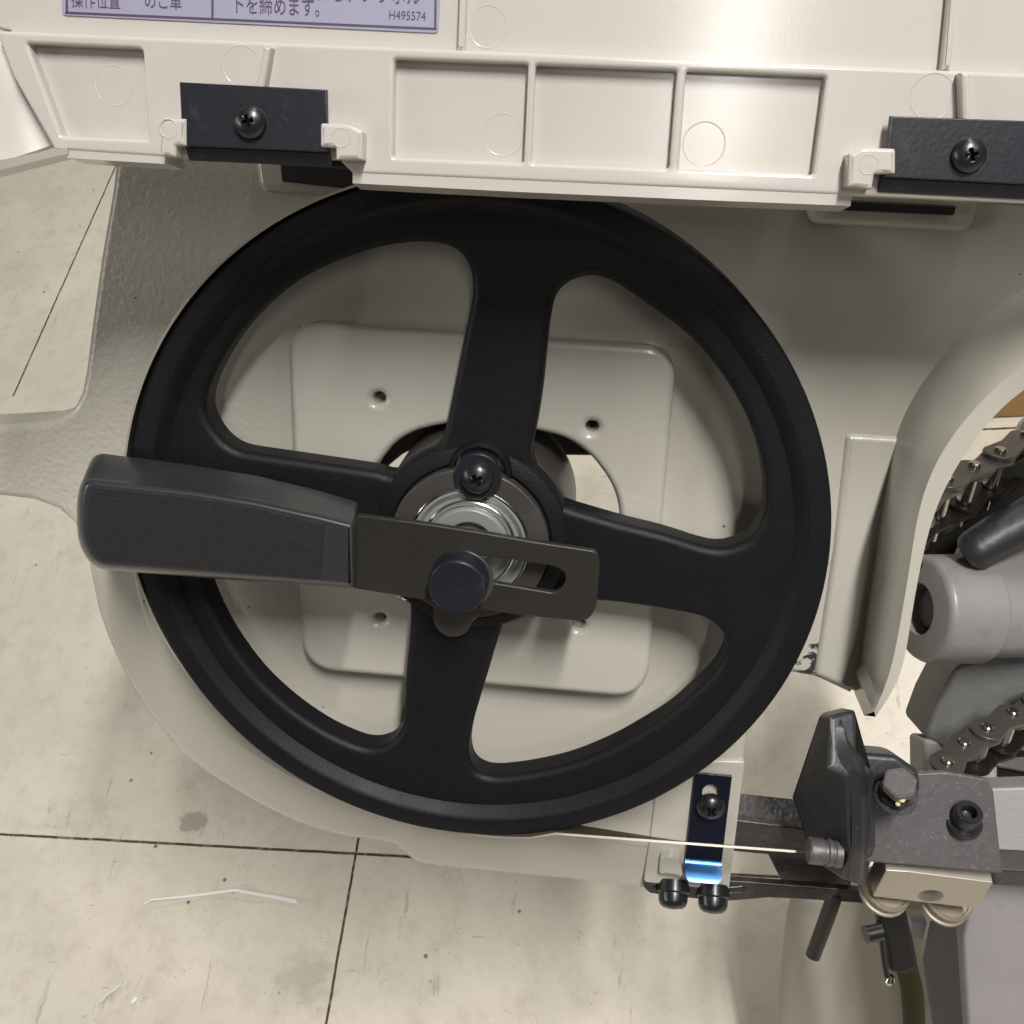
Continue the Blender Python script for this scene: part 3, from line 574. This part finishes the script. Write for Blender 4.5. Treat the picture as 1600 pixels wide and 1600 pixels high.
# hinge brackets
HB = H1 + 0.005
for i, (q, sx, sy, rt_) in enumerate((([(280, 128), (510, 140), (512, 238), (285, 228)], 392, 191, 0.25), ([(1392, 181), (1640, 190), (1640, 290), (1381, 277)], 1512, 243, 0.3))):
    br = plate('hinge_bracket', COV, q, HB - 0.0022, HB, m_black, saw, bev=0.0004)
    pan_screw('bracket_screw', cov_at(sx, sy, HB), 0.0047, 0.0036, m_screw, br, rt_)
    # folded flange running back to the frame
    lo = [on(COV, *q[3], HB), on(COV, *q[2], HB)]
    d_ = (-nC * 0.75 - uC * 0.66).normalized()
    e_ = rC * 0.006 
    slab('bracket_flange', [lo[0] - nC * 0.0022, lo[1] - nC * 0.0022, lo[1] + d_ * 0.006, lo[0] + d_ * 0.006], 0.002, m_black, br, bev=0.0004)
    if i == 0: g = [(318, 238), (540, 248), (548, 263), (322, 249)]
    else: g = [(1368, 280), (1640, 292), (1640, 322), (1348, 302)]
    plate('hinge_leaf', COV, g, -0.016, -0.006, m_dark, br, bev=0.0006)
for q in ([(437, 256), (590, 262), (590, 300), (440, 284)], [(1297, 312), (1495, 322), (1491, 337), (1297, 328)]):
    plate('hinge_bar', SAW, rnd(q, 3), ZF + 0.006, ZF + 0.012, m_dark, frm, bev=0.0006)
# label
LZ = 0.0004
lab = plate('instruction_label', COV, rnd([(92, -90), (692, -90), (685, 52), (97, 24)], [0, 0, 8, 8]), -0.0002, LZ, m_label, cov, bev=0.0001)
TZ = LZ + 0.00012
for q in ([(102, 17.8), (682, 43.3), (682, 46.8), (102, 21.4)], [(102.4, -80), (106, -80), (106, 20), (102.4, 20)], [(680, -80), (683.4, -80), (681.6, 45), (678.2, 45)], [(329.6, -80), (333, -80), (333.6, 29), (330.2, 29)]):
    plate('printed_line', COV, q, LZ - 0.0001, TZ, m_ink, lab, bev=0.00002)
def text(s, px0, px1, py0, h_px, name='printed_text'):
    """text along the cover's x direction; px0..px1 left and right, py0 baseline at the left end, h_px full-height of a glyph"""
    cu = bpy.data.curves.new(name, 'FONT'); cu.body = s; cu.size = 1.0; cu.resolution_u = 3
    o = bpy.data.objects.new(name, cu); COL.objects.link(o); dg = bpy.context.evaluated_depsgraph_get(); dg.update()
    me = bpy.data.meshes.new_from_object(o.evaluated_get(dg)); bpy.data.objects.remove(o); bpy.data.curves.remove(cu)
    xs = [v.co.x for v in me.vertices]; ys = [v.co.y for v in me.vertices]
    if not xs: return None
    u0, v0 = uv(COV, px0, py0, TZ); u1, v1 = uv(COV, px1, py0 + (px1 - px0) * 0.043, TZ); hh = h_px * 0.39 / 1600
    sx = (u1 - u0) / (max(xs) - min(xs)); sy = hh / (max(ys) - min(ys)); mnx, mny = min(xs), min(ys)
    ang = math.atan2(v1 - v0, u1 - u0)
    for v in me.vertices:
        x, y = (v.co.x - mnx) * sx, (v.co.y - mny) * sy
        v.co = (u0 + x * math.cos(ang) - y * math.sin(ang), v0 + x * math.sin(ang) + y * math.cos(ang), TZ)
    me.transform(COV); return link(name, me, m_ink, lab, 0)
text('操作位置', 112, 188, 11.5, 20)
text('のこ車', 227, 284, 13.5, 19)
text('トを締めます。', 369, 499, 21, 21)
text('の位置にし、ノブボル', 425, 657, -1.5, 21)
text('H495574', 608, 665, 30, 9.5)
# ================================================================ LOWER RIGHT: clip, guide arm, guide block
clip_u = [(1086, 1208), (1144, 1213), (1128, 1346), (1071, 1341)]
ZC = ZF + 0.004
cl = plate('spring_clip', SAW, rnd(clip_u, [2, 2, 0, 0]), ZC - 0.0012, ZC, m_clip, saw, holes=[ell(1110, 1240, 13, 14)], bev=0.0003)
la = [S(1071, 1341, ZC), S(1128, 1346, ZC)]
def cl_pt(k, t): return la[k] + upv * (-t[0]) + nS * t[1]
secs = [(0.0, 0.0), (0.0012, 0.0002), (0.0024, 0.0016), (0.0034, 0.0040), (0.0052, 0.0068), (0.0066, 0.0082)]
row = [[cl_pt(0, t).lerp(cl_pt(1, t), s) for s in [i / 8 for i in range(9)]] for t in secs]
ins = [0, 0, 0, 0, 0.02, 0.12]
for r_, q in zip(row, ins):
    a0, a1 = r_[0].copy(), r_[-1].copy()
    for i in range(9): r_[i] = a0.lerp(a1, q + (1 - 2 * q) * i / 8)
lower = [[p - nS * 0.0006 - upv * 0.0008 for p in r_] for r_ in row[::-1]]
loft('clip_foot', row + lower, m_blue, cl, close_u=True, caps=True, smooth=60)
pan_screw('clip_screw', saw_at(1110, 1258, ZC), 0.0066, 0.0055, m_screw, cl, 0.9)
# slotted bar with two bolts under the frame
zb = ZF + 0.001
bar = [(1007, 1368), (1070, 1372), (1150, 1377), (1250, 1384), (1345, 1392), (1350, 1412), (1250, 1405), (1200, 1403), (1143, 1408), (1080, 1404), (1015, 1396), (1004, 1385)]
sb = plate('slotted_bar', SAW, rnd(bar, [5, 0, 0, 0, 0, 0, 0, 0, 0, 0, 4, 6]), zb - 0.004, zb, m_greasy, saw, holes=[rnd([(1128, 1388), (1160, 1385), (1170, 1389), (1160, 1394), (1128, 1396)], 2), ell(1026, 1386, 5, 5)], bev=0.0006)
dnv = (S(1057, 1420, zb + 0.012) - S(1057, 1385, zb)).normalized()
for x, y in ((1052, 1390), (1114, 1397)):
    Fm = axis_frame(S(x, y, zb), (nS * 0.72 - upv * 0.69), Vector(SAW.col[0][:3]))
    bo = lathe('bar_bolt', Fm, [(0, -0.004), (0.0078, -0.004), (0.0080, 0.0012), (0.0072, 0.0020), (0.0070, 0.0052), (0.0062, 0.0072), (0.0046, 0.0084), (0.0022, 0.0088), (0.0020, 0.0070), (0, 0.0070)], m_screw, sb, 32)
plate('frame_tab', SAW, rnd([(1032, 1340), (1048, 1336), (1064, 1342), (1068, 1372), (1030, 1368)], 4), ZF, ZF + 0.006, m_frame, frm, bev=0.002)
# square guide arm from the frame to the bracket
za = ZF - 0.006
slab('guide_arm', [S(1140, 1237, za - 0.012), S(1262, 1250, za - 0.012), S(1268, 1298, za + 0.004), S(1140, 1283, za + 0.004)], 0.004, m_greasy, saw, bev=0.0008)
slab('guide_arm', [S(1140, 1281, za + 0.004), S(1330, 1304, za + 0.004), S(1330, 1386, za - 0.002), S(1225, 1386, za - 0.002), S(1200, 1336, za), S(1140, 1330, za)], 0.008, m_greasy, saw, bev=0.0008)
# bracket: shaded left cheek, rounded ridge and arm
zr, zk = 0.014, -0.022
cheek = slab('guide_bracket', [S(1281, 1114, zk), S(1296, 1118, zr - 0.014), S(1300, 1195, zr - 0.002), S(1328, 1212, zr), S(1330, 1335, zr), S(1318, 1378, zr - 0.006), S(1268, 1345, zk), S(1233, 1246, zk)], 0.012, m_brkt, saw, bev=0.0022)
rl = [(1297, 1122, 0.000), (1300, 1160, 0.006), (1305, 1190, 0.010), (1326, 1212, 0.013), (1330, 1260, 0.014), (1331, 1320, 0.014), (1325, 1376, 0.008)]
rm = [(1312, 1114, -0.002), (1322, 1155, 0.006), (1330, 1182, 0.011), (1343, 1208, 0.0155), (1346, 1260, 0.016), (1347, 1320, 0.0155), (1340, 1380, 0.009)]
rr_ = [(1324, 1122, -0.006), (1336, 1160, 0.000), (1345, 1178, 0.006), (1357, 1205, 0.010), (1362, 1260, 0.010), (1362, 1320, 0.009), (1352, 1386, 0.004)]
rk = [(1318, 1128, -0.03), (1328, 1165, -0.03), (1338, 1185, -0.03), (1345, 1210, -0.03), (1350, 1260, -0.03), (1348, 1320, -0.03), (1340, 1378, -0.03)]
def L3(p): return resamp([S(*q) for q in cr(p, 4, False)], 24)
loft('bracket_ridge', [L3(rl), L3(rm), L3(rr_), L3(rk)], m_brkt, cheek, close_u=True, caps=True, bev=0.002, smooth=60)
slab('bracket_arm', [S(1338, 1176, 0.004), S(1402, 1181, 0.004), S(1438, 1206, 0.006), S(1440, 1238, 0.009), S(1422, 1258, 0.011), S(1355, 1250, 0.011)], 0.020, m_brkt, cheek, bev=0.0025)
# knurled clamp screw on the left of the bracket
p0, p1 = S(1306, 1333, 0.006), S(1260, 1328, 0.006)
Fm = axis_frame(p0, p1 - p0, upv)
lathe('clamp_screw', Fm, [(0, -0.002), (0.0058, -0.002), (0.0058, 0.0006), (0.0052, 0.0010), (0.0052, 0.0018), (0.0058, 0.0022), (0.0058, 0.0034), (0.0050, 0.004), (0.0050, 0.0052), (0.0056, 0.0056), (0.0056, 0.0108), (0.0050, 0.0116), (0, 0.0116)], m_guide, cheek, 28)
# guide block: dusty plate over a machined steel body
gp = [S(1346, 1212, -0.004), S(1480, 1206, -0.006), S(1543, 1217, -0.006), S(1553, 1238, -0.004), S(1567, 1366, 0.008), S(1440, 1354, 0.009), S(1345, 1346, 0.010)]
gb = slab('guide_block', gp, 0.0045, m_guide, saw, bev=0.0009)
body = [S(1384, 1361, 0.0060), S(1420, 1363, 0.006), S(1552, 1380, 0.005), S(1525, 1420, -0.006), S(1364, 1401, -0.006)]
stl = slab('steel_body', body, 0.012, m_mach, gb, bev=0.0006)
nb_ = (body[2] - body[0]).cross(body[3] - body[0]).normalized(); nb_ = nb_ if nb_.dot(CAM - body[0]) > 0 else -nb_
hc = body[0].lerp(body[2], 0.32).lerp(body[4].lerp(body[3], 0.60), 0.72)
Fh = axis_frame(hc, nb_, rC)
cut(stl, (lambda me: (me.transform(Fh), me)[1])(lathe_me([(0, -0.009), (0.0020, -0.0085), (0.0056, 0.0), (0.0062, 0.002), (0, 0.002)], 32)))
# guide rollers under the block
for (x, y, z, rr) in ((1388, 1386, -0.016, 0.0118), (1483, 1401, -0.018, 0.0118)):
    ax = (nS * 0.52 + upv * 0.84 + Vector(SAW.col[0][:3]) * 0.10)
    Fm = axis_frame(S(x, y, z), ax, rC)
    rr = 0.0108
    lathe('guide_roller', Fm, [(0, -0.007), (rr * 0.9, -0.007), (rr * 1.06, -0.0066), (rr * 1.08, -0.0060), (rr * 1.06, -0.0050), (rr * 0.97, -0.0046), (rr * 0.95, -0.0028), (rr * 0.97, -0.0022), (rr * 1.0, -0.0016), (rr * 1.0, 0), (rr * 0.93, 0.0006), (rr * 0.85, 0.0004), (rr * 0.83, -0.0008), (rr * 0.5, -0.0008), (rr * 0.45, 0.0008), (0, 0.0008)], m_roll, gb, 56)
# hex bolt, nut, yellow paint, socket cap screw
gn = (gp[2] - gp[0]).cross(gp[4] - gp[0]).normalized(); gn = gn if gn.dot(CAM - gp[0]) > 0 else -gn
def hexa(name, Fm, r, z0, z1, m, parent, rot=0.2, dome=0.0008):
    bm = bmesh.new(); A = [bm.verts.new((r * math.cos(rot + i * math.pi / 3), r * math.sin(rot + i * math.pi / 3), z0)) for i in range(6)]
    B = [bm.verts.new((v.co.x, v.co.y, z1)) for v in A]
    for i in range(6): bm.faces.new((A[i], A[(i + 1) % 6], B[(i + 1) % 6], B[i]))
    bm.faces.new(A[::-1]); bm.faces.new(B)
    bmesh.ops.bevel(bm, geom=bm.edges[:], offset=0.0005, segments=2, affect='EDGES')
    me = bm_me(bm, name); me.transform(Fm); return link(name, me, m, parent, 40)
def on_block(px, py, up=0.0):
    d = ray(px, py); o = gp[0] + gn * up; t = (o - CAM).dot(gn) / d.dot(gn); return CAM + d * t
fb0 = S(1400, 1243, 0.0125); bn = (S(1413, 1200, 0.0245) - fb0).normalized()
Fb = axis_frame(fb0, bn, rC)
hb = hexa('hex_bolt', Fb, 0.0068, 0.0075, 0.0125, m_guide, gb)
hexa('hex_nut', Fb, 0.0074, 0.0012, 0.0046, m_screw, gb, 0.5)
lathe('bolt_washer', Fb, [(0, 0.0012), (0.0085, 0.0012), (0.0085, 0), (0, 0)], m_brkt, gb)
lathe('bolt_shank', Fb, [(0.0036, 0.0002), (0.0036, 0.009), (0, 0.009)], m_screw, gb)
for x, y, r_ in ((1411, 1238, 0.0016), (1409, 1249, 0.0014), (1403, 1256, 0.001)):
    lathe('paint_mark', axis_frame(S(x, y, 0.0215), bn, rC), [(0, r_ * 0.6), (r_ * 0.7, r_ * 0.4), (r_, 0), (0, -0.0005)], m_yellow, gb, 12)
fs0 = on_block(1506, 1284); sn = (on_block(1518, 1262, 0.0080) - fs0).normalized()
Fs = axis_frame(fs0, sn, rC)
ss = lathe('cap_screw', Fs, [(0, 0.0), (0.0054, 0.0), (0.0056, 0.0004), (0.0056, 0.0076), (0.0052, 0.0082), (0.0032, 0.0082), (0.0031, 0.0036), (0, 0.0030)], m_screw, gb, 40)
lathe('cap_washer', Fs, [(0, 0.0009), (0.0072, 0.0009), (0.0074, 0.0005), (0.0074, -0.0015), (0, -0.0015)], m_screw, gb, 40)
# black clamp knob, hanging screws and pins under the block
zq = -0.030
slab('clamp_post', [S(1368, 1424, zq), S(1416, 1420, zq), S(1428, 1470, zq), S(1437, 1512, zq + 0.002), S(1418, 1526, zq + 0.003), S(1390, 1522, zq + 0.003), S(1384, 1480, zq + 0.001)], 0.014, m_dark, saw, bev=0.003, seg=4)
tube('ball_screw', [S(1374, 1440, zq + 0.002), S(1381, 1500, zq + 0.003), S(1386, 1526, zq + 0.004)], 0.0015, m_screw, saw)
lathe('ball_end', axis_frame(S(1390, 1531, zq + 0.003), -upv, rC), [(0, -0.0028), (0.0018, -0.0022), (0.0028, 0), (0.0018, 0.0022), (0, 0.0028)], m_pin, saw, 20)
tube('clamp_bolt', [S(1376, 1455, zq + 0.004), S(1352, 1460, zq + 0.006)], 0.0042, m_screw, saw)
tube('stop_pin', [S(1306, 1395, zq - 0.01), S(1290, 1440, zq - 0.008), S(1270, 1494, zq - 0.006)], [0.0038, 0.0038, 0.0036], m_strip, saw)
tube('coolant_hose', cr([tuple(S(1410, 1490, zq - 0.012)), tuple(S(1420, 1525, zq - 0.012)), tuple(S(1426, 1560, zq - 0.012)), tuple(S(1430, 1640, zq - 0.014)), tuple(S(1434, 1740, zq - 0.02))], 6, False), 0.0055, m_cable, saw)
# ================================================================ GREY BASE ON THE RIGHT
zb = -0.085
base_t = thing('saw_base', fl(1640, 1700), 'grey painted cast base with pivot barrel at right of the wheel', 'machine base')
# pivot barrel
pa, pb = S(1418, 946, zb + 0.004), S(1560, 962, zb + 0.004)
ax = (pa - pb).normalized(); ax = (ax + nS * 0.27).normalized()
Fp = axis_frame(S(1460, 951, zb), ax, upv)
lathe('pivot_barrel', Fp, [(0.0, -0.06), (0.0235, -0.06), (0.0235, -0.0235), (0.0250, -0.0225), (0.0262, -0.021), (0.0258, 0.004), (0.0245, 0.0065), (0.0225, 0.0080), (0.0125, 0.0085), (0.0120, 0.0070), (0.0118, -0.02), (0, -0.02)], m_grey, base_t, 64)
lathe('pivot_shaft', Fp, [(0, 0.003), (0.0085, 0.003), (0.0095, 0.002), (0.0095, -0.02), (0, -0.02)], m_brkt, base_t, 40)
# webs and body to the right of the barrel
web = slab('barrel_web', [S(1528, 892, zb + 0.006), S(1600, 858, zb - 0.004), S(1700, 820, zb - 0.01), S(1700, 960, zb - 0.01), S(1600, 955, zb), S(1556, 978, zb + 0.006), S(1540, 930, zb + 0.012)], 0.008, m_grey, base_t, bev=0.003)
cut(web, (lambda me: (me.transform(axis_frame(S(1597, 932, zb + 0.002), nS, rC)), me)[1])(lathe_me([(0, -0.02), (0.003, -0.02), (0.003, 0.02), (0, 0.02)], 24)))
slab('column', [S(1603, 650, zb - 0.06), S(1720, 600, zb - 0.06), S(1720, 900, zb - 0.04), S(1470, 905, zb - 0.03), S(1500, 850, zb - 0.05), S(1563, 790, zb - 0.06)], 0.02, m_grey, base_t, bev=0.004)
m_base_dk = mat('dark_grey_painted_casting', (0.115, 0.115, 0.115), 0.5, var=0.08, bump=0.2, bscale=250)
slab('base_body', [S(1545, 1015, zb - 0.02), S(1720, 960, zb - 0.02), S(1720, 1230, zb + 0.0), S(1500, 1190, zb - 0.0), S(1443, 1152, zb - 0.01), S(1462, 1100, zb - 0.015), S(1490, 1046, zb - 0.02)], 0.05, m_base_dk, base_t, bev=0.003)
slab('base_step', [S(1443, 1154, zb - 0.008), S(1505, 1160, zb - 0.008), S(1560, 1150, zb - 0.008), S(1560, 1300, zb + 0.012), S(1446, 1300, zb + 0.012)], 0.03, m_lav, base_t, bev=0.0025)
# black lever lying over the barrel
tube('pivot_handle', [S(1506, 870, zb + 0.004), S(1508, 869, zb + 0.004), S(1514, 865, zb + 0.004), S(1524, 859, zb + 0.003), S(1560, 838, zb), S(1660, 786, zb - 0.008)], [0.003, 0.0060, 0.0084, 0.0096, 0.0104, 0.0115], m_brkt, base_t, 28)
# pale vise bed
slab('vise_bed', [S(1549, 1232, -0.040), S(1720, 1226, -0.040), S(1720, 1372, -0.026), S(1560, 1366, -0.026)], 0.02, m_lav, base_t, bev=0.0012)
slab('vise_bar', [S(1552, 1360, -0.020), S(1720, 1368, -0.020), S(1720, 1392, -0.030), S(1556, 1381, -0.030)], 0.01, m_strip, base_t, bev=0.0008)
slab('vise_front', [S(1540, 1382, -0.045), S(1720, 1384, -0.045), S(1720, 1760, -0.050), S(1522, 1760, -0.050), S(1504, 1470, -0.046), S(1512, 1436, -0.045)], 0.012, m_lav, base_t, bev=0.002)
m_beige = mat('beige_grey', (0.36, 0.335, 0.285), 0.5, var=0.10, vscale=20, bump=0.15, bscale=200)
slab('beige_grey_slab', [S(1262, 1400, -0.16), S(1345, 1396, -0.16), S(1530, 1410, -0.16), S(1540, 1780, -0.16), S(1212, 1780, -0.16), S(1226, 1560, -0.16), S(1238, 1450, -0.16)], 0.03, m_beige, base_t, bev=0.010, seg=5)  # beige-grey slab low down behind the pins and hose
slab('foot_tab', [S(1424, 1441, -0.10), S(1449, 1441, -0.10), S(1442, 1468, -0.10), S(1418, 1468, -0.10)], 0.006, m_lav, base_t, bev=0.0006)
slab('base_strut', [S(1452, 1440, -0.10), S(1500, 1440, -0.09), S(1512, 1760, -0.075), S(1480, 1760, -0.085), S(1440, 1500, -0.10)], 0.01, m_base_dk, base_t, bev=0.001)
# ================================================================ ROLLER CHAINS
A_cam = Vector((0.06, -0.885, -0.46)).normalized(); A_ax = cam2w(A_cam)
def chain(label, pts, z, group):
    t = thing('roller_chain', S(*pts[len(pts) // 2], z), label, 'chain', group)
    p0 = S(*pts[len(pts) // 2], z); P = []
    for x, y in pts:
        d = ray(x, y); P.append(CAM + d * ((p0 - CAM).dot(A_ax) / d.dot(A_ax)))
    pin_me = lathe_me([(0, 0.0132), (0.0021, 0.0132), (0.0026, 0.0126), (0.0026, -0.0180), (0, -0.0180)], 20)
    rol_me = lathe_me([(0.0019, 0.0068), (0.0031, 0.0068), (0.0034, 0.0064), (0.0034, -0.0064), (0.0031, -0.0068), (0.0019, -0.0068)], 24)
    for m_, me_ in ((m_pin, pin_me), (m_pin, rol_me)):
        me_.materials.append(m_)
        for q in me_.polygons: q.use_smooth = True
        me_.set_sharp_from_angle(angle=0.6)
    for i, p in enumerate(P):
        d = (P[min(i + 1, len(P) - 1)] - P[max(i - 1, 0)]).normalized()
        Fm = axis_frame(p, A_ax, d)
        for nm, me_ in (('chain_pin', pin_me), ('chain_roller', rol_me)):
            o = bpy.data.objects.new(nm, me_); COL.objects.link(o); o.location = Fm.translation; o.rotation_euler = Fm.to_euler(); adopt(o, t)
        if i < len(P) - 1:
            L = (P[i + 1] - p).length; Fl = axis_frame((p + P[i + 1]) / 2, A_ax, P[i + 1] - p)
            outl = []
            rp = 0.0074
            for k in range(13): outl.append((L / 2 + rp * math.cos(-1.9 + 3.8 * k / 12), rp * math.sin(-1.9 + 3.8 * k / 12)))
            outl.append((0, rp * 0.74))
            for k in range(13): outl.append((-L / 2 - rp * math.cos(-1.9 + 3.8 * k / 12), rp * math.sin(1.9 - 3.8 * k / 12)))
            outl.append((0, -rp * 0.74))
            off = 0.0080 if i % 2 else 0.0101
            for sgn in (1, -1):
                zc = sgn * off; me_ = fill_me([outl], zc - 0.00105, zc + 0.00105, 0.0004, 'chain_plate', 2); me_.transform(Fl)
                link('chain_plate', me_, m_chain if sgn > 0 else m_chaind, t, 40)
    return t
zc_ = -0.10
up_pts = [(1424 - 3, 845), (1432, 812), (1470, 786), (1512, 764), (1552, 740), (1592, 714), (1632, 688), (1672, 662)]
lo_pts = [(1470, 1222), (1496, 1192), (1532, 1168), (1572, 1144), (1612, 1122), (1652, 1098)]
chain('greasy roller chain above the grey pivot barrel', up_pts, zc_, 'roller chain runs')
lc = chain('greasy roller chain just behind the guide block', lo_pts, -0.07, 'roller chain runs')
# dark sprockets inside the chain runs
spk = slab('chain_sprocket', [S(1436, 850, -0.118), S(1446, 812, -0.118), S(1470, 795, -0.118), S(1520, 765, -0.118), S(1620, 702, -0.118), S(1720, 645, -0.118), S(1720, 800, -0.118), S(1560, 830, -0.118), S(1500, 850, -0.118), S(1488, 876, -0.118), S(1440, 878, -0.118)], 0.006, m_dark, base_t, bev=0.001)
slab('chain_sprocket', [S(1484, 1238, -0.09), S(1520, 1204, -0.09), S(1600, 1160, -0.09), S(1700, 1110, -0.09), S(1700, 1245, -0.09), S(1500, 1245, -0.09)], 0.006, m_dark, base_t, bev=0.001)
# ================================================================ SMALL THINGS ON THE FLOOR
def ribbon(name, pts, wd, label, cat, group=None, z=0.0035, tw=0.0):
    P = [fl(x, y, z + (0.0015 * math.sin(i * 1.7))) for i, (x, y) in enumerate(pts)]
    rows = [[], [], [], []]
    for i, p in enumerate(P):
        d = (P[min(i + 1, len(P) - 1)] - P[max(i - 1, 0)]).normalized(); s = Vector((-d.y, d.x, 0)).normalized()
        w_ = (wd[i] if isinstance(wd, list) else wd) * 1.0
        s = (s * math.cos(tw + i * 0.07) + Vector((0, 0, 1)) * math.sin(tw + i * 0.07))
        for r_, q in zip(rows, (p - s * w_, p + s * w_, p + s * w_ + Vector((0, 0, 0.0005)), p - s * w_ + Vector((0, 0, 0.0005)))): r_.append(q)
    return tag(loft(name, rows, m_shave, None, close_u=True, caps=True, smooth=30), label, cat, group)
ribbon('metal_shaving', [(225, 1413), (237, 1406), (290, 1401), (330, 1396), (369, 1391), (400, 1397), (430, 1402), (464, 1409)], [0.0004, 0.0008, 0.0011, 0.0012, 0.0012, 0.0013, 0.0015, 0.0017], 'long thin silver shaving lying on the cream floor', 'metal shaving', 'shavings on the floor')
ribbon('metal_shaving', [(190, 1537), (182, 1545), (170, 1552), (160, 1562), (156, 1568)], [0.001, 0.0016, 0.002, 0.003, 0.0035], 'short curled silver shaving near the bottom left of the floor', 'metal shaving', 'shavings on the floor', tw=0.4)
ribbon('metal_shaving', [(206, 1567), (210, 1563), (214, 1558)], [0.0015, 0.0018, 0.0012], 'tiny white flake beside the short curled shaving', 'metal shaving', 'shavings on the floor')
# cardboard box standing on the floor behind
bx = [fl(1520, 656), fl(1720, 657)]; dv = Vector((0, 1, 0))
bm = bmesh.new(); b0, b1 = bx; b1 = Vector((b1.x, b0.y, 0)); pts = [b0, b1, b1 + dv * 0.3, b0 + dv * 0.3]
vb = [bm.verts.new(p + Vector((0, 0, 0.002))) for p in pts]; vt = [bm.verts.new(p + Vector((0, 0, 0.25))) for p in pts]
for i in range(4): bm.faces.new((vb[i], vb[(i + 1) % 4], vt[(i + 1) % 4], vt[i]))
bm.faces.new(vb[::-1]); bm.faces.new(vt); bmesh.ops.bevel(bm, geom=bm.edges[:], offset=0.002, segments=2, affect='EDGES')
tag(link('cardboard_box', bm_me(bm, 'cardboard_box'), m_card, None, 30), 'brown cardboard box on the floor far behind the chain', 'box')
